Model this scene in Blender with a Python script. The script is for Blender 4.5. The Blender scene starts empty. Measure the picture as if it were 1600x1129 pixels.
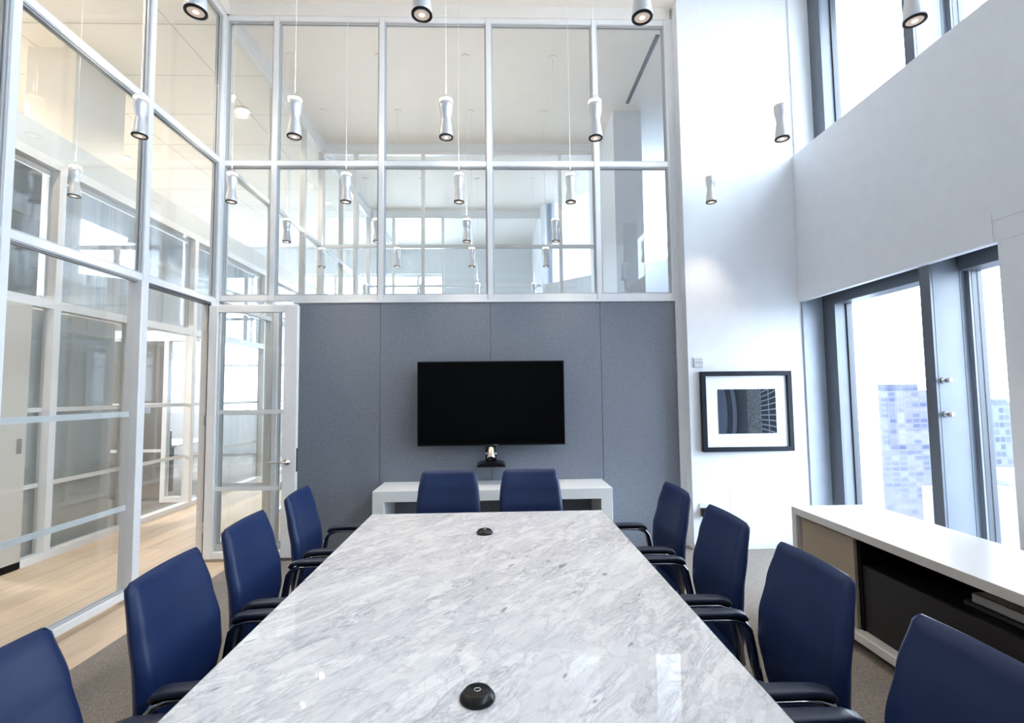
import bpy, math, random
from mathutils import Vector, Matrix
random.seed(7)
sc = bpy.context.scene
col = sc.collection

# ------------------------------------------------------------------ camera, world, exposure
cam_d = bpy.data.cameras.new('camera')
cam = bpy.data.objects.new('camera', cam_d); col.objects.link(cam)
cam_d.sensor_width = 36.0
cam_d.lens = 775.04/1600*36
cam_d.clip_end = 3000
r = Vector((0.99948051, -0.03021529, -0.0112138)).normalized()
w = Vector((0.03086862, 0.99750003, 0.06356745)).normalized()
u = r.cross(w); u.normalize()
cam.matrix_world = Matrix(((r.x, u.x, -w.x, 0), (r.y, u.y, -w.y, 0), (r.z, u.z, -w.z, 1.45), (0, 0, 0, 1)))
sc.camera = cam
sc.view_settings.view_transform = 'Standard'
sc.view_settings.look = 'None'
sc.view_settings.gamma = 1
sc.view_settings.use_curve_mapping = False
sc.view_settings.exposure = 1.92
sc.cycles.transparent_max_bounces = 40
sc.cycles.max_bounces = 14
sc.cycles.diffuse_bounces = 8
sc.cycles.glossy_bounces = 6
sc.cycles.caustics_reflective = False
sc.cycles.caustics_refractive = False

wd = bpy.data.worlds.new('sky'); sc.world = wd; wd.use_nodes = True
bg = wd.node_tree.nodes['Background']
bg.inputs[0].default_value = (0.73, 0.86, 1.0, 1)
bg.inputs[1].default_value = 4.9

def portal(loc, rot, sx, sy):
    l = bpy.data.lights.new('window_portal', 'AREA'); l.shape = 'RECTANGLE'; l.size = sx; l.size_y = sy
    l.cycles.is_portal = True
    o = bpy.data.objects.new('window_portal', l); o.location = loc; o.rotation_euler = rot
    col.objects.link(o)

FZ = 0.06           # floor level
CZ = 5.14           # ceiling level
D = 4.565           # far partition
D2, D3, DE = 7.18, 9.85, 12.3
XL = -2.54          # left glazed partition
XR = 2.76           # window wall face
XC = -3.95          # opposite side of the corridor
YB = -3.0           # wall behind the camera
PY = 4.40           # pier face
GZ, TZ, HZ = 2.30, 3.60, 5.03

# daylight comes in through the real windows
portal((3.3, 0.7, 4.35), (0, math.pi/2, 0), 1.6, 7.4)
portal((3.3, 3.5, 1.25), (0, math.pi/2, 0), 2.0, 1.9)
portal((3.3, 6.2, 4.35), (0, math.pi/2, 0), 1.6, 2.9)
portal((-3.6, 12.5, 2.3), (-math.pi/2, 0, 0), 7.0, 4.4)

# ------------------------------------------------------------------ materials
def mat(name, color, rough=0.5, metal=0.0, spec=0.5, emit=None, estr=0, coat=0):
    m = bpy.data.materials.new(name); m.use_nodes = True
    b = m.node_tree.nodes['Principled BSDF']
    b.inputs['Base Color'].default_value = (*color, 1)
    b.inputs['Roughness'].default_value = rough
    b.inputs['Metallic'].default_value = metal
    b.inputs['Specular IOR Level'].default_value = spec
    b.inputs['Coat Weight'].default_value = coat
    if emit:
        b.inputs['Emission Color'].default_value = (*emit, 1); b.inputs['Emission Strength'].default_value = estr
    return m
def nt(m): return m.node_tree, m.node_tree.nodes, m.node_tree.links, m.node_tree.nodes['Principled BSDF']
def coords(m, scale=(1,1,1), rot=(0,0,0)):
    t, n, l, b = nt(m)
    c = n.new('ShaderNodeTexCoord'); mp = n.new('ShaderNodeMapping')
    mp.inputs['Scale'].default_value = scale; mp.inputs['Rotation'].default_value = rot
    l.new(c.outputs['Object'], mp.inputs['Vector']); return mp.outputs['Vector']
def noise(m, vec, scale, detail=4, rough=.6, dist=0):
    t, n, l, b = nt(m); x = n.new('ShaderNodeTexNoise')
    x.inputs['Scale'].default_value = scale; x.inputs['Detail'].default_value = detail
    x.inputs['Roughness'].default_value = rough; x.inputs['Distortion'].default_value = dist
    l.new(vec, x.inputs['Vector']); return x.outputs['Fac']
def ramp(m, fac, stops):
    t, n, l, b = nt(m); x = n.new('ShaderNodeValToRGB'); l.new(fac, x.inputs[0])
    cr = x.color_ramp
    while len(cr.elements) < len(stops): cr.elements.new(.5)
    for e, (p, c) in zip(cr.elements, stops): e.position = p; e.color = (*c, 1)
    return x.outputs[0]
def mth(m, op, a, b_=None):
    t, n, l, b = nt(m); x = n.new('ShaderNodeMath'); x.operation = op
    for i, v in enumerate((a, b_)):
        if v is None: continue
        if isinstance(v, (int, float)): x.inputs[i].default_value = v
        else: l.new(v, x.inputs[i])
    return x.outputs[0]
def mixc(m, fac, a, c, mode='MIX'):
    t, n, l, b = nt(m); x = n.new('ShaderNodeMix'); x.data_type = 'RGBA'; x.blend_type = mode
    for i, v in ((0, fac), (6, a), (7, c)):
        if isinstance(v, tuple): x.inputs[i].default_value = (*v, 1)
        elif isinstance(v, (int, float)): x.inputs[i].default_value = v
        else: l.new(v, x.inputs[i])
    return x.outputs[2]
def setc(m, s): t, n, l, b = nt(m); l.new(s, b.inputs['Base Color'])
def bump(m, fac, strength=.2, dist=.002):
    t, n, l, b = nt(m); x = n.new('ShaderNodeBump'); x.inputs['Strength'].default_value = strength
    x.inputs['Distance'].default_value = dist; l.new(fac, x.inputs['Height']); l.new(x.outputs[0], b.inputs['Normal'])

M = {}
def speckle(name, c1, c2, scale, rough, bs=0.1, **k):
    m = mat(name, c1, rough, **k); v = coords(m); f = noise(m, v, scale, 3, .6)
    setc(m, ramp(m, f, [(.35, c1), (.65, c2)])); bump(m, f, bs); return m
M['white_paint'] = speckle('white_paint', (.785,.805,.84), (.81,.83,.862), 8, .55, .02)
M['ceiling'] = speckle('ceiling', (.79,.765,.725), (.81,.785,.745), 6, .8, .02)
M['frame'] = speckle('frame', (.78,.785,.79), (.81,.815,.82), 12, .4, 0)
M['bulk_grey'] = mat('grey_bulkhead', (.62,.64,.64), .6)
M['blue_shade'] = mat('blue_grey_shade', (.22,.27,.34), .6)
M['bead'] = mat('bead_grey', (.52,.53,.55), .4)
M['frosted'] = mat('frosted_film', (.72,.73,.72), .6)
M['alu'] = speckle('window_aluminium', (.17,.19,.225), (.19,.212,.25), 5, .42, 0)
M['jamb'] = speckle('jamb_aluminium', (.40,.45,.53), (.44,.49,.57), 5, .35, 0)
M['alu_dark'] = mat('dark_seal', (.05,.055,.07), .4)
M['shaded_frame'] = mat('shaded_frame_metal', (.13,.145,.17), .4, .3)  # shade on the room-facing frame sides is put into this colour
M['shade'] = mat('roller_shade', (.20,.21,.24), .6)
M['fabric'] = speckle('grey_wall_fabric', (.155,.172,.208), (.215,.236,.282), 95, .9, .3)
# second, coarser mottling of the wool
m = M['fabric']
M['carpet'] = speckle('carpet', (.14,.122,.108), (.29,.262,.238), 190, .95, .6)
M['greige'] = speckle('greige_panel', (.12,.112,.105), (.15,.14,.13), 30, .6, .05)
M['door_beige'] = mat('beige_door', (.56,.53,.47), .5)
M['panel_pale'] = mat('pale_panel', (.48,.48,.45), .6)
def blind_mat(name, c1, c2):
    m = mat(name, c1, .6); t, n, l, b = nt(m); v = coords(m, (0, 3.2, .08)); f = noise(m, v, 2.0, 3, .7)
    v2 = coords(m); wv = n.new('ShaderNodeTexWave'); wv.bands_direction = 'Z'; wv.inputs['Scale'].default_value = 14; l.new(v2, wv.inputs['Vector'])
    c = ramp(m, f, [(.42, c1), (.52, c2)]); setc(m, mixc(m, mth(m, 'MULTIPLY', wv.outputs['Fac'], .15), c, c1)); return m
M['greige'] = blind_mat('greige_blind', (.13,.122,.115), (.17,.162,.155))
M['greige_glare'] = blind_mat('glare_streak_blind', (.20,.195,.19), (.62,.63,.65))  # pale streaks are window glare painted into the blind colour
M['glare_blind'] = blind_mat('glare_blind', (.55,.57,.60), (.72,.74,.77))  # window brightness painted in as a paler blind
M['slate'] = mat('slate_blue_panel', (.20,.22,.26), .6)
M['black'] = mat('black_plastic', (.005,.005,.006), .32, spec=.35)
M['screen'] = mat('screen_glass', (.0018,.0018,.0022), .25, spec=.06)
M['bezel'] = mat('screen_bezel', (.008,.008,.009), .4, spec=.25)
M['leather'] = speckle('navy_leather', (.0085,.0205,.074), (.010,.024,.086), 300, .42, .12, spec=.28)
M['leather_dark'] = mat('arm_leather', (.012,.017,.04), .45)
M['chrome'] = mat('polished_aluminium', (.62,.62,.63), .14, 1)
M['arm_metal'] = mat('dark_polished_metal', (.30,.30,.32), .12, 1)
M['steel'] = mat('brushed_steel', (.55,.52,.47), .25, 1)
M['lamp_alu'] = mat('lamp_aluminium', (.70,.71,.74), .3, .55)
M['lamp_glow'] = mat('lamp_glow_ring', (.9,.88,.84), .4, emit=(1,.86,.70), estr=.42)
M['lamp_lens'] = mat('lamp_lens', (.55,.48,.44), .3, emit=(1,.78,.60), estr=.10)
M['lamp_bulb'] = mat('lamp_bulb', (.9,.9,.9), .3, emit=(1,.88,.74), estr=.6)
M['downlight_face'] = mat('downlight_face', (.9,.88,.82), .4, emit=(1,.85,.66), estr=.35)
M['wire'] = mat('lamp_wire', (.8,.8,.8), .4)
M['laminate'] = mat('white_laminate', (.76,.78,.79), .32, spec=.5)
M['quartz'] = mat('white_cabinet_top', (.66,.65,.64), .3)
M['art_frame'] = mat('black_frame', (.009,.012,.020), .5, spec=.2)
M['mat_board'] = mat('mat_board', (.84,.84,.85), .7)
M['book_white'] = mat('book_white', (.62,.58,.52), .6)
M['book_dark'] = mat('book_dark', (.05,.055,.06), .5)
M['book_red'] = mat('book_maroon', (.12,.02,.03), .6)
M['niche'] = mat('niche_black', (.006,.006,.007), .5, spec=.2)
M['niche2'] = mat('charcoal_front', (.013,.012,.013), .45, spec=.3)
M['plate'] = mat('switch_plate', (.70,.71,.73), .35)
M['mark'] = mat('grey_print', (.25,.27,.32), .5)

def add_wood(name, c1, c2, vec_scale, plank=True, dim=1):
    m = mat(name, c1, .62); t, n, l, b = nt(m)
    v = coords(m, vec_scale); g = noise(m, v, 2.2, 6, .62, .6)
    base = ramp(m, g, [(.25, c1), (.5, tuple((a+b_)/2 for a, b_ in zip(c1, c2))), (.75, c2)])
    if plank:
        v2 = coords(m, (1, 1, 1), (0, 0, math.pi/2))
        br = n.new('ShaderNodeTexBrick'); l.new(v2, br.inputs['Vector'])
        br.inputs['Color1'].default_value = (.86,.86,.86,1); br.inputs['Color2'].default_value = (1.08,1.06,1.02,1)
        br.inputs['Mortar'].default_value = (.55,.5,.45,1); br.inputs['Scale'].default_value = 1
        br.inputs['Brick Width'].default_value = 1.9; br.inputs['Row Height'].default_value = .18
        br.inputs['Mortar Size'].default_value = .0018; br.inputs['Mortar Smooth'].default_value = .3
        base = mixc(m, 1.0, base, br.outputs['Color'], 'MULTIPLY')
    setc(m, base); return m
M['oak'] = add_wood('oak_floor', (.53,.41,.30), (.70,.57,.44), (9, .9, 9))
M['taupe'] = add_wood('taupe_wood', (.34,.28,.21), (.38,.315,.24), (3, 3, 14), False)

def corridor_ceiling():
    m = mat('ceiling_panels', (.8,.77,.7), .8); t, n, l, b = nt(m)
    v = coords(m); br = n.new('ShaderNodeTexBrick'); l.new(v, br.inputs['Vector'])
    br.offset = 0
    br.inputs['Color1'].default_value = (.78,.74,.67,1); br.inputs['Color2'].default_value = (.76,.72,.655,1)
    br.inputs['Mortar'].default_value = (.45,.43,.4,1); br.inputs['Scale'].default_value = 1
    br.inputs['Brick Width'].default_value = 1.6; br.inputs['Row Height'].default_value = .8
    br.inputs['Mortar Size'].default_value = .006
    setc(m, br.outputs['Color']); return m
M['ceiling_panels'] = corridor_ceiling()

def glass(name, tint=(.97,.98,.98), boost=1.0):
    m = bpy.data.materials.new(name); m.use_nodes = True; t = m.node_tree; n = t.nodes; l = t.links
    n.remove(n['Principled BSDF']); out = n['Material Output']
    tr = n.new('ShaderNodeBsdfTransparent'); tr.inputs[0].default_value = (*tint, 1)
    gl = n.new('ShaderNodeBsdfGlossy'); gl.inputs['Roughness'].default_value = 0.0
    gl.inputs[0].default_value = (.95,.97,1,1)
    geo = n.new('ShaderNodeNewGeometry')
    mr = n.new('ShaderNodeMapRange'); mr.inputs[3].default_value = 1.52; mr.inputs[4].default_value = 1/1.52
    l.new(geo.outputs['Backfacing'], mr.inputs[0])
    fr = n.new('ShaderNodeFresnel'); l.new(mr.outputs[0], fr.inputs['IOR'])
    mu = n.new('ShaderNodeMath'); mu.operation = 'MULTIPLY'; mu.use_clamp = True
    mu.inputs[1].default_value = boost; l.new(fr.outputs[0], mu.inputs[0])
    mx = n.new('ShaderNodeMixShader'); l.new(mu.outputs[0], mx.inputs[0])
    l.new(tr.outputs[0], mx.inputs[1]); l.new(gl.outputs[0], mx.inputs[2]); l.new(mx.outputs[0], out.inputs[0])
    return m
M['glass'] = glass('partition_glass')
M['win_glass'] = glass('window_glass', (.98,.99,1))

def marble():
    m = mat('white_marble', (.8,.8,.8), .012, spec=.5, coat=.25); t, n, l, b = nt(m)
    b.inputs['Coat Roughness'].default_value = .008
    v0 = coords(m, (1,1,1), (0, 0, math.radians(-52)))
    # stretch along the vein direction
    mp = n.new('ShaderNodeMapping'); mp.inputs['Scale'].default_value = (1.5, 4.6, 1); l.new(v0, mp.inputs['Vector'])
    v = mp.outputs['Vector']
    def ridge(scale, dist, w_, rough=.62):
        f = noise(m, v, scale, 7, rough, dist)
        a = mth(m, 'ABSOLUTE', mth(m, 'SUBTRACT', f, .5))
        x = n.new('ShaderNodeMapRange'); x.inputs[1].default_value = 0; x.inputs[2].default_value = w_
        x.inputs[3].default_value = 1; x.inputs[4].default_value = 0; l.new(a, x.inputs[0])
        return mth(m, 'POWER', x.outputs[0], 1.6)
    big = noise(m, v, 1.4, 4, .55, .5)
    bigr = ramp(m, big, [(.36, (0,0,0)), (.66, (1,1,1))])
    v1 = mth(m, 'MULTIPLY', ridge(3.2, 1.3, .06), bigr)
    v2 = mth(m, 'MULTIPLY', ridge(8.0, .9, .06), mth(m, 'MULTIPLY', bigr, .55))
    v3 = mth(m, 'MULTIPLY', ridge(1.6, 1.8, .035), .55)
    cloud = noise(m, v, 3.2, 6, .66, 1.2)
    base = ramp(m, cloud, [(.30, (.58,.585,.62)), (.44, (.69,.69,.715)), (.58, (.77,.77,.785))])
    s = mth(m, 'ADD', mth(m, 'ADD', v1, v2), v3)
    s = mth(m, 'MINIMUM', mth(m, 'MULTIPLY', s, .60), .68)
    c = mixc(m, s, base, (.30,.31,.37))
    sp = noise(m, v, 5.5, 2, .5, .3)
    spk = ramp(m, sp, [(.72, (0,0,0)), (.76, (1,1,1))])
    c = mixc(m, mth(m, 'MULTIPLY', spk, .7), c, (.17,.20,.22))
    setc(m, c); return m
M['marble'] = marble()

def facade(name, frame, c1, c2, cell, mort=.06, seedv=0.0):  # distance haze is put into the low-contrast colours
    """window grid of a far building, in metres"""
    m = mat(name, c1, .7, spec=.2); t, n, l, b = nt(m)
    c = n.new('ShaderNodeTexCoord'); sp = n.new('ShaderNodeSeparateXYZ'); l.new(c.outputs['Object'], sp.inputs[0])
    hx = mth(m, 'ADD', mth(m, 'ADD', sp.outputs[0], sp.outputs[1]), seedv)
    fx = mth(m, 'DIVIDE', hx, cell[0]); fz = mth(m, 'DIVIDE', mth(m, 'ADD', sp.outputs[2], 500), cell[1])
    cx = mth(m, 'FLOOR', fx); cz = mth(m, 'FLOOR', fz)
    cb = n.new('ShaderNodeCombineXYZ'); l.new(cx, cb.inputs[0]); l.new(cz, cb.inputs[1])
    wn = n.new('ShaderNodeTexWhiteNoise'); wn.noise_dimensions = '2D'; l.new(cb.outputs[0], wn.inputs[0])
    pane = ramp(m, wn.outputs[0], [(.0, c1), (.45, tuple(a*.6+b_*.4 for a, b_ in zip(c1, c2))), (.8, c2)])
    ux = mth(m, 'FRACT', fx); uz = mth(m, 'FRACT', fz)
    mk = mth(m, 'MAXIMUM', mth(m, 'LESS_THAN', ux, mort), mth(m, 'LESS_THAN', uz, mort*2.4))
    setc(m, mixc(m, mk, pane, frame)); return m
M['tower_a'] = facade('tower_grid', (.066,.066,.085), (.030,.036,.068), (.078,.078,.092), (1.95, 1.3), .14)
M['tower_shaded_side'] = facade('tower_shaded_grid', (.040,.043,.068), (.030,.035,.062), (.045,.049,.075), (1.95, 1.3), .14)  # darker copy of the tower grid, side shade painted in
M['tower_b'] = facade('blue_tower_grid', (.080,.086,.096), (.038,.045,.062), (.085,.090,.098), (1.6, 2.1), .14, 3)
M['tower_w'] = facade('white_tower_grid', (.105,.105,.112), (.060,.063,.082), (.105,.105,.112), (2.3, 3.3), .62, 1)
M['city_ground'] = speckle('city_ground', (.15,.155,.165), (.20,.20,.205), .05, .9, 0)

def art_mat():
    m = mat('abstract_print', (.1,.1,.1), .6, spec=.1); t, n, l, b = nt(m)
    c = n.new('ShaderNodeTexCoord'); sp = n.new('ShaderNodeSeparateXYZ'); l.new(c.outputs['Generated'], sp.inputs[0])
    x, z = sp.outputs[0], sp.outputs[2]
    zz = mth(m, 'SUBTRACT', z, .45)
    bend = mth(m, 'MULTIPLY', mth(m, 'MULTIPLY', zz, zz), .13)
    xc = mth(m, 'ADD', x, bend)
    bands = ramp(m, xc, [(0,(.085,.105,.16)),(.15,(.085,.105,.16)),(.155,(.022,.026,.035)),(.215,(.03,.035,.05)),
        (.235,(.012,.014,.02)),(.255,(.10,.12,.16)),(.31,(.085,.10,.14)),(.325,(.012,.015,.02)),(.40,(.03,.037,.052)),(.5,(.04,.048,.068))])
    bands.node.color_ramp.interpolation = 'LINEAR'
    v = coords(m); tex = noise(m, v, 90, 5, .7)
    rough = ramp(m, tex, [(.35,(.03,.037,.042)),(.65,(.16,.18,.19))])
    k1 = mth(m, 'GREATER_THAN', x, mth(m, 'ADD', .5, mth(m, 'MULTIPLY', z, 0.0)))
    cc = mixc(m, k1, bands, rough)
    # the grid of a curved tower
    gz = mth(m, 'ADD', mth(m, 'MULTIPLY', mth(m, 'ADD', z, mth(m, 'MULTIPLY', mth(m,'MULTIPLY', mth(m,'SUBTRACT', x, .72), mth(m,'SUBTRACT', z, .4)), -1.0)), 10), 0)
    fz = mth(m, 'FRACT', gz); hz = mth(m, 'LESS_THAN', fz, .22)
    gx = mth(m, 'FRACT', mth(m, 'MULTIPLY', mth(m, 'SUBTRACT', x, .725), 7.2)); hx = mth(m, 'LESS_THAN', gx, .10)
    grid = mixc(m, mth(m, 'MAXIMUM', hz, hx), (.02,.026,.036), (.20,.23,.27))
    k2 = mth(m, 'GREATER_THAN', x, .735)
    setc(m, mixc(m, 1.0, mixc(m, k2, cc, grid), (.62,.62,.62), 'MULTIPLY')); return m
M['art'] = art_mat()

# ------------------------------------------------------------------ mesh helpers
class MB:
    def __init__(s): s.v = []; s.f = []; s.sm = []
    def add(s, vs, fs, smooth=False):
        o = len(s.v); s.v += [tuple(x) for x in vs]; s.f += [tuple(i+o for i in f) for f in fs]; s.sm += [smooth]*len(fs); return s
    def box(s, x0, x1, y0, y1, z0, z1):
        if x0 > x1: x0, x1 = x1, x0
        if y0 > y1: y0, y1 = y1, y0
        if z0 > z1: z0, z1 = z1, z0
        return s.add([(x0,y0,z0),(x1,y0,z0),(x1,y1,z0),(x0,y1,z0),(x0,y0,z1),(x1,y0,z1),(x1,y1,z1),(x0,y1,z1)],
              [(0,3,2,1),(4,5,6,7),(0,1,5,4),(1,2,6,5),(2,3,7,6),(3,0,4,7)])
    def lathe(s, prof, c=(0,0,0), n=28, smooth=True, cap=True):
        vs = []
        for (rr, z) in prof:
            for i in range(n):
                a = 2*math.pi*i/n; vs.append((c[0]+rr*math.cos(a), c[1]+rr*math.sin(a), c[2]+z))
        fs = [(k*n+i, k*n+(i+1)%n, (k+1)*n+(i+1)%n, (k+1)*n+i) for k in range(len(prof)-1) for i in range(n)]
        if prof[-1][1] < prof[0][1]: fs = [f[::-1] for f in fs]
        s.add(vs, fs, smooth)
        if cap:
            up = prof[-1][1] >= prof[0][1]
            o = len(s.v)-len(vs)
            a = tuple(range(o, o+n)); b = tuple(range(o+(len(prof)-1)*n, o+len(prof)*n))
            s.f += [a[::-1] if up else a, b if up else b[::-1]]; s.sm += [False, False]
        return s
    def sweep(s, pts, ws, hs, side=(1,0,0), n=10, power=3.0):
        """flat rounded bar along pts; width ws along `side`, height hs across"""
        side = Vector(side); P = [Vector(p) for p in pts]; rings = []
        for i, p in enumerate(P):
            t = (P[min(i+1, len(P)-1)]-P[max(i-1, 0)]).normalized()
            nrm = t.cross(side).normalized(); sd = nrm.cross(t).normalized()
            W = ws[i] if isinstance(ws, (list, tuple)) else ws; Hh = hs[i] if isinstance(hs, (list, tuple)) else hs
            for k in range(n):
                a = 2*math.pi*k/n; ca, sa = math.cos(a), math.sin(a)
                q = 2/power
                x = math.copysign(abs(ca)**q, ca)*W/2; y = math.copysign(abs(sa)**q, sa)*Hh/2
                rings.append(p+sd*x+nrm*y)
        fs = [(k*n+i, k*n+(i+1)%n, (k+1)*n+(i+1)%n, (k+1)*n+i) for k in range(len(P)-1) for i in range(n)]
        o = len(s.v); s.add(rings, fs, True)
        s.f += [tuple(range(o, o+n))[::-1], tuple(range(o+(len(P)-1)*n, o+len(P)*n))]; s.sm += [False, False]
        return s
    def tube(s, a, b, rad, n=10, r2=None):
        a, b = Vector(a), Vector(b); t = (b-a).normalized()
        side = t.cross(Vector((0,0,1))) if abs(t.z) < .9 else t.cross(Vector((1,0,0)))
        side.normalize(); r2 = rad if r2 is None else r2
        return s.sweep([a, b], [rad*2, r2*2], [rad*2, r2*2], side, n, 2.0)
    def build(s, name, m, parent=None, bevel=0, seg=2, mats=None):
        me = bpy.data.meshes.new(name); me.from_pydata(s.v, [], s.f); me.update()
        for p, k in zip(me.polygons, s.sm): p.use_smooth = k
        me.materials.append(M[m] if isinstance(m, str) else m)
        import bmesh
        bm = bmesh.new(); bm.from_mesh(me); bmesh.ops.recalc_face_normals(bm, faces=bm.faces); bm.to_mesh(me); bm.free()
        o = bpy.data.objects.new(name, me); col.objects.link(o)
        if parent: o.parent = parent
        if bevel:
            b = o.modifiers.new('bevel', 'BEVEL'); b.width = bevel; b.segments = seg; b.limit_method = 'ANGLE'; b.harden_normals = False
            for p in me.polygons: p.use_smooth = True
            me.set_sharp_from_angle(angle=math.radians(35)) if hasattr(me, 'set_sharp_from_angle') else None
        return o

def box(name, m, x0, x1, y0, y1, z0, z1, parent=None, bevel=0):
    return MB().box(x0, x1, y0, y1, z0, z1).build(name, m, parent, bevel)
def tag(o, label=None, cat=None, group=None, kind=None):
    if label: o['label'] = label
    if cat: o['category'] = cat
    if group: o['group'] = group
    if kind: o['kind'] = kind
    return o
def empty(name, loc=(0,0,0), rz=0, **k):
    o = bpy.data.objects.new(name, None); o.location = loc; o.rotation_euler = (0,0,rz); o.empty_display_size = .1
    col.objects.link(o); tag(o, **k); return o
def struct(name, label, cat):
    return empty(name, label=label, cat=cat, kind='structure')
def copy_tree(o, parent=None):
    c = o.copy(); col.objects.link(c); c.parent = parent
    for ch in list(o.children): copy_tree(ch, c)
    return c

# ------------------------------------------------------------------ floors and ceilings
def sbox(name, m, *a, label, cat, bevel=0):
    o = box(name, m, *a); tag(o, label, cat, kind='structure'); return o
XW = -2.20   # edge between oak and carpet inside the room
sbox('floor', 'carpet', XW, 3.2, YB, D, -.05, FZ, label='brown grey speckled carpet under the conference table', cat='floor')
sbox('floor', 'oak', XC, XW, YB, DE, -.05, FZ, label='pale oak plank floor of the corridor and the strip along the glass', cat='floor')
sbox('floor', 'oak', XW, -1.7, D, DE, -.05, FZ, label='pale oak floor strip seen through the open glass door', cat='floor')
sbox('floor', 'carpet', -1.7, 3.2, D, DE, -.05, FZ, label='grey carpet of the rooms beyond the grey panelled wall', cat='floor')
sbox('floor', 'carpet', -8.0, XC, YB, DE, -.05, FZ, label='brown grey carpet of the offices across the corridor', cat='floor')
sbox('ceiling', 'ceiling', XL-.05, 3.45, YB, DE, CZ, CZ+.1, label='high smooth white ceiling over the meeting rooms', cat='ceiling')
sbox('ceiling', 'ceiling_panels', -8.0, XL-.05, YB, DE, CZ, CZ+.1, label='high beige panelled ceiling over the corridor', cat='ceiling')
sbox('wall_back', 'white_paint', -8.0, 3.45, YB-.1, YB, -.05, CZ, label='white wall behind the camera', cat='wall')
sbox('wall_corridor_end', 'ceiling', -8.1, -8.0, YB, DE, -.05, CZ, label='beige wall far behind the offices across the corridor', cat='wall')

# ------------------------------------------------------------------ glazed partitions
MW = .048
def glazed(parent, axis, pos, cuts, zc, deep=.075, skip=(), bands=(), stops=True):
    """frame grid in the plane axis=pos. cuts = positions along the wall, zc = heights"""
    def B(mb, a0, a1, p0, p1, z0, z1):
        if axis == 'Y': mb.box(a0, a1, pos+p0, pos+p1, z0, z1)
        else: mb.box(pos+p0, pos+p1, a0, a1, z0, z1)
        return mb
    h = deep/2
    for a in cuts:
        B(MB(), a-MW/2, a+MW/2, -h, h, zc[0], zc[-1]).build('mullion', 'frame', parent, .004, 1)
    for z in zc:
        for a0, a1 in zip(cuts[:-1], cuts[1:]):
            if (round(a0, 2), 'sill') in skip and z == zc[0]: continue
            B(MB(), a0+MW/2, a1-MW/2, -h+.004, h-.004, z-MW/2 if z not in (zc[0], zc[-1]) else (z if z == zc[0] else z-.05), z+MW/2 if z not in (zc[0], zc[-1]) else (z+.05 if z == zc[0] else z)).build('transom', 'frame', parent, .003, 1)
    for i, (a0, a1) in enumerate(zip(cuts[:-1], cuts[1:])):
        for j, (z0, z1) in enumerate(zip(zc[:-1], zc[1:])):
            if (i, j) in skip: continue
            x0, x1 = a0+MW/2, a1-MW/2; b0 = z0+(MW/2 if j else .05); b1 = z1-(MW/2 if j < len(zc)-2 else .05)
            if stops:
                s = MB()
                for k, e in ((.007, -.028), (.014, -.016)):
                    for sg in (-1, 1):
                        p0, p1 = (e, e+.010) if sg < 0 else (-e-.010, -e)
                        B(s, x0, x0+k, p0, p1, b0, b1); B(s, x1-k, x1, p0, p1, b0, b1)
                        B(s, x0+k, x1-k, p0, p1, b0, b0+k); B(s, x0+k, x1-k, p0, p1, b1-k, b1)
                s.build('glazing_bead', 'bead', parent)
            B(MB(), x0+.004, x1-.004, -.005, .005, b0+.004, b1-.004).build('glass_pane', 'glass', parent)
            if j == 0:
                for bz in bands:
                    B(MB(), x0+.03, x1-.03, -.0075, -.0055, bz-.018, bz+.018).build('frosted_band', 'frosted', parent)

# left wall
wl = struct('wall_left', 'tall white framed glass wall between the meeting room and the corridor', 'glass wall')
cl = [-2.45, -1.43, -.43, .57, 1.57, 2.57, 3.58, 4.50]
glazed(wl, 'X', XL, cl, [FZ+.04, GZ, TZ, HZ], skip={(6, 0), (3.58, 'sill')}, bands=(1.335, .70))
# door frame in the last bay
MB().box(XL-.045, XL+.045, 4.40, 4.50, FZ, GZ-.02).build('door_jamb', 'frame', wl, .004, 1)
MB().box(XL+.02, XL+.032, 4.385, 4.40, FZ, GZ-.024).box(XL-.03, XL+.03, 3.604, 4.385, GZ-.045, GZ-.024).build('door_seal', 'alu_dark', wl)
MB().box(XL-.05, XL+.05, 3.53, 3.60, FZ, GZ-.02).build('door_jamb', 'frame', wl, .004, 1)
MB().box(XL-.06, XL+.06, YB, D, HZ, CZ).build('header', 'ceiling', wl)
MB().box(XL+.045, XL+.049, 3.54, 3.56, .98, 1.08).build('strike_plate', 'steel', wl)

# far wall: grey acoustic panels below, glass above
wf = struct('wall_far', 'far wall with grey fabric panels below and white framed glass above', 'wall')
PL, PR = -1.80, 1.70
seams = [PL, -1.059, -.055, .962, PR]
for a0, a1 in zip(seams[:-1], seams[1:]):
    MB().box(a0+.0015, a1-.0015, D-.03, D+.02, FZ, GZ-.012).build('acoustic_panel', 'fabric', wf, .002, 1)
MB().box(PL, PR, D-.002, D+.08, FZ, GZ-.015).build('panel_core', 'alu_dark', wf)
MB().box(PL-.05, 1.72, D-.04, D+.05, GZ-.012, GZ+.012).build('panel_cap', 'frame', wf, .003, 1)
mull = [XL+.02, -2.045, -1.06, -.052, .962, 1.665]
glazed(wf, 'Y', D, mull, [GZ+.012, TZ, HZ])
MB().box(XL, 1.70, D-.045, D+.05, HZ, CZ).build('header', 'ceiling', wf)
# narrow lower-left glazed bay behind the open door
glazed(wf, 'Y', D, [XL+.03, -2.0, PL-.025], [FZ+.04, GZ-.02], bands=(1.3, .66))
MB().box(1.665, 1.73, D-.045, D+.05, FZ, HZ).build('end_post', 'white_paint', wf)

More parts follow.
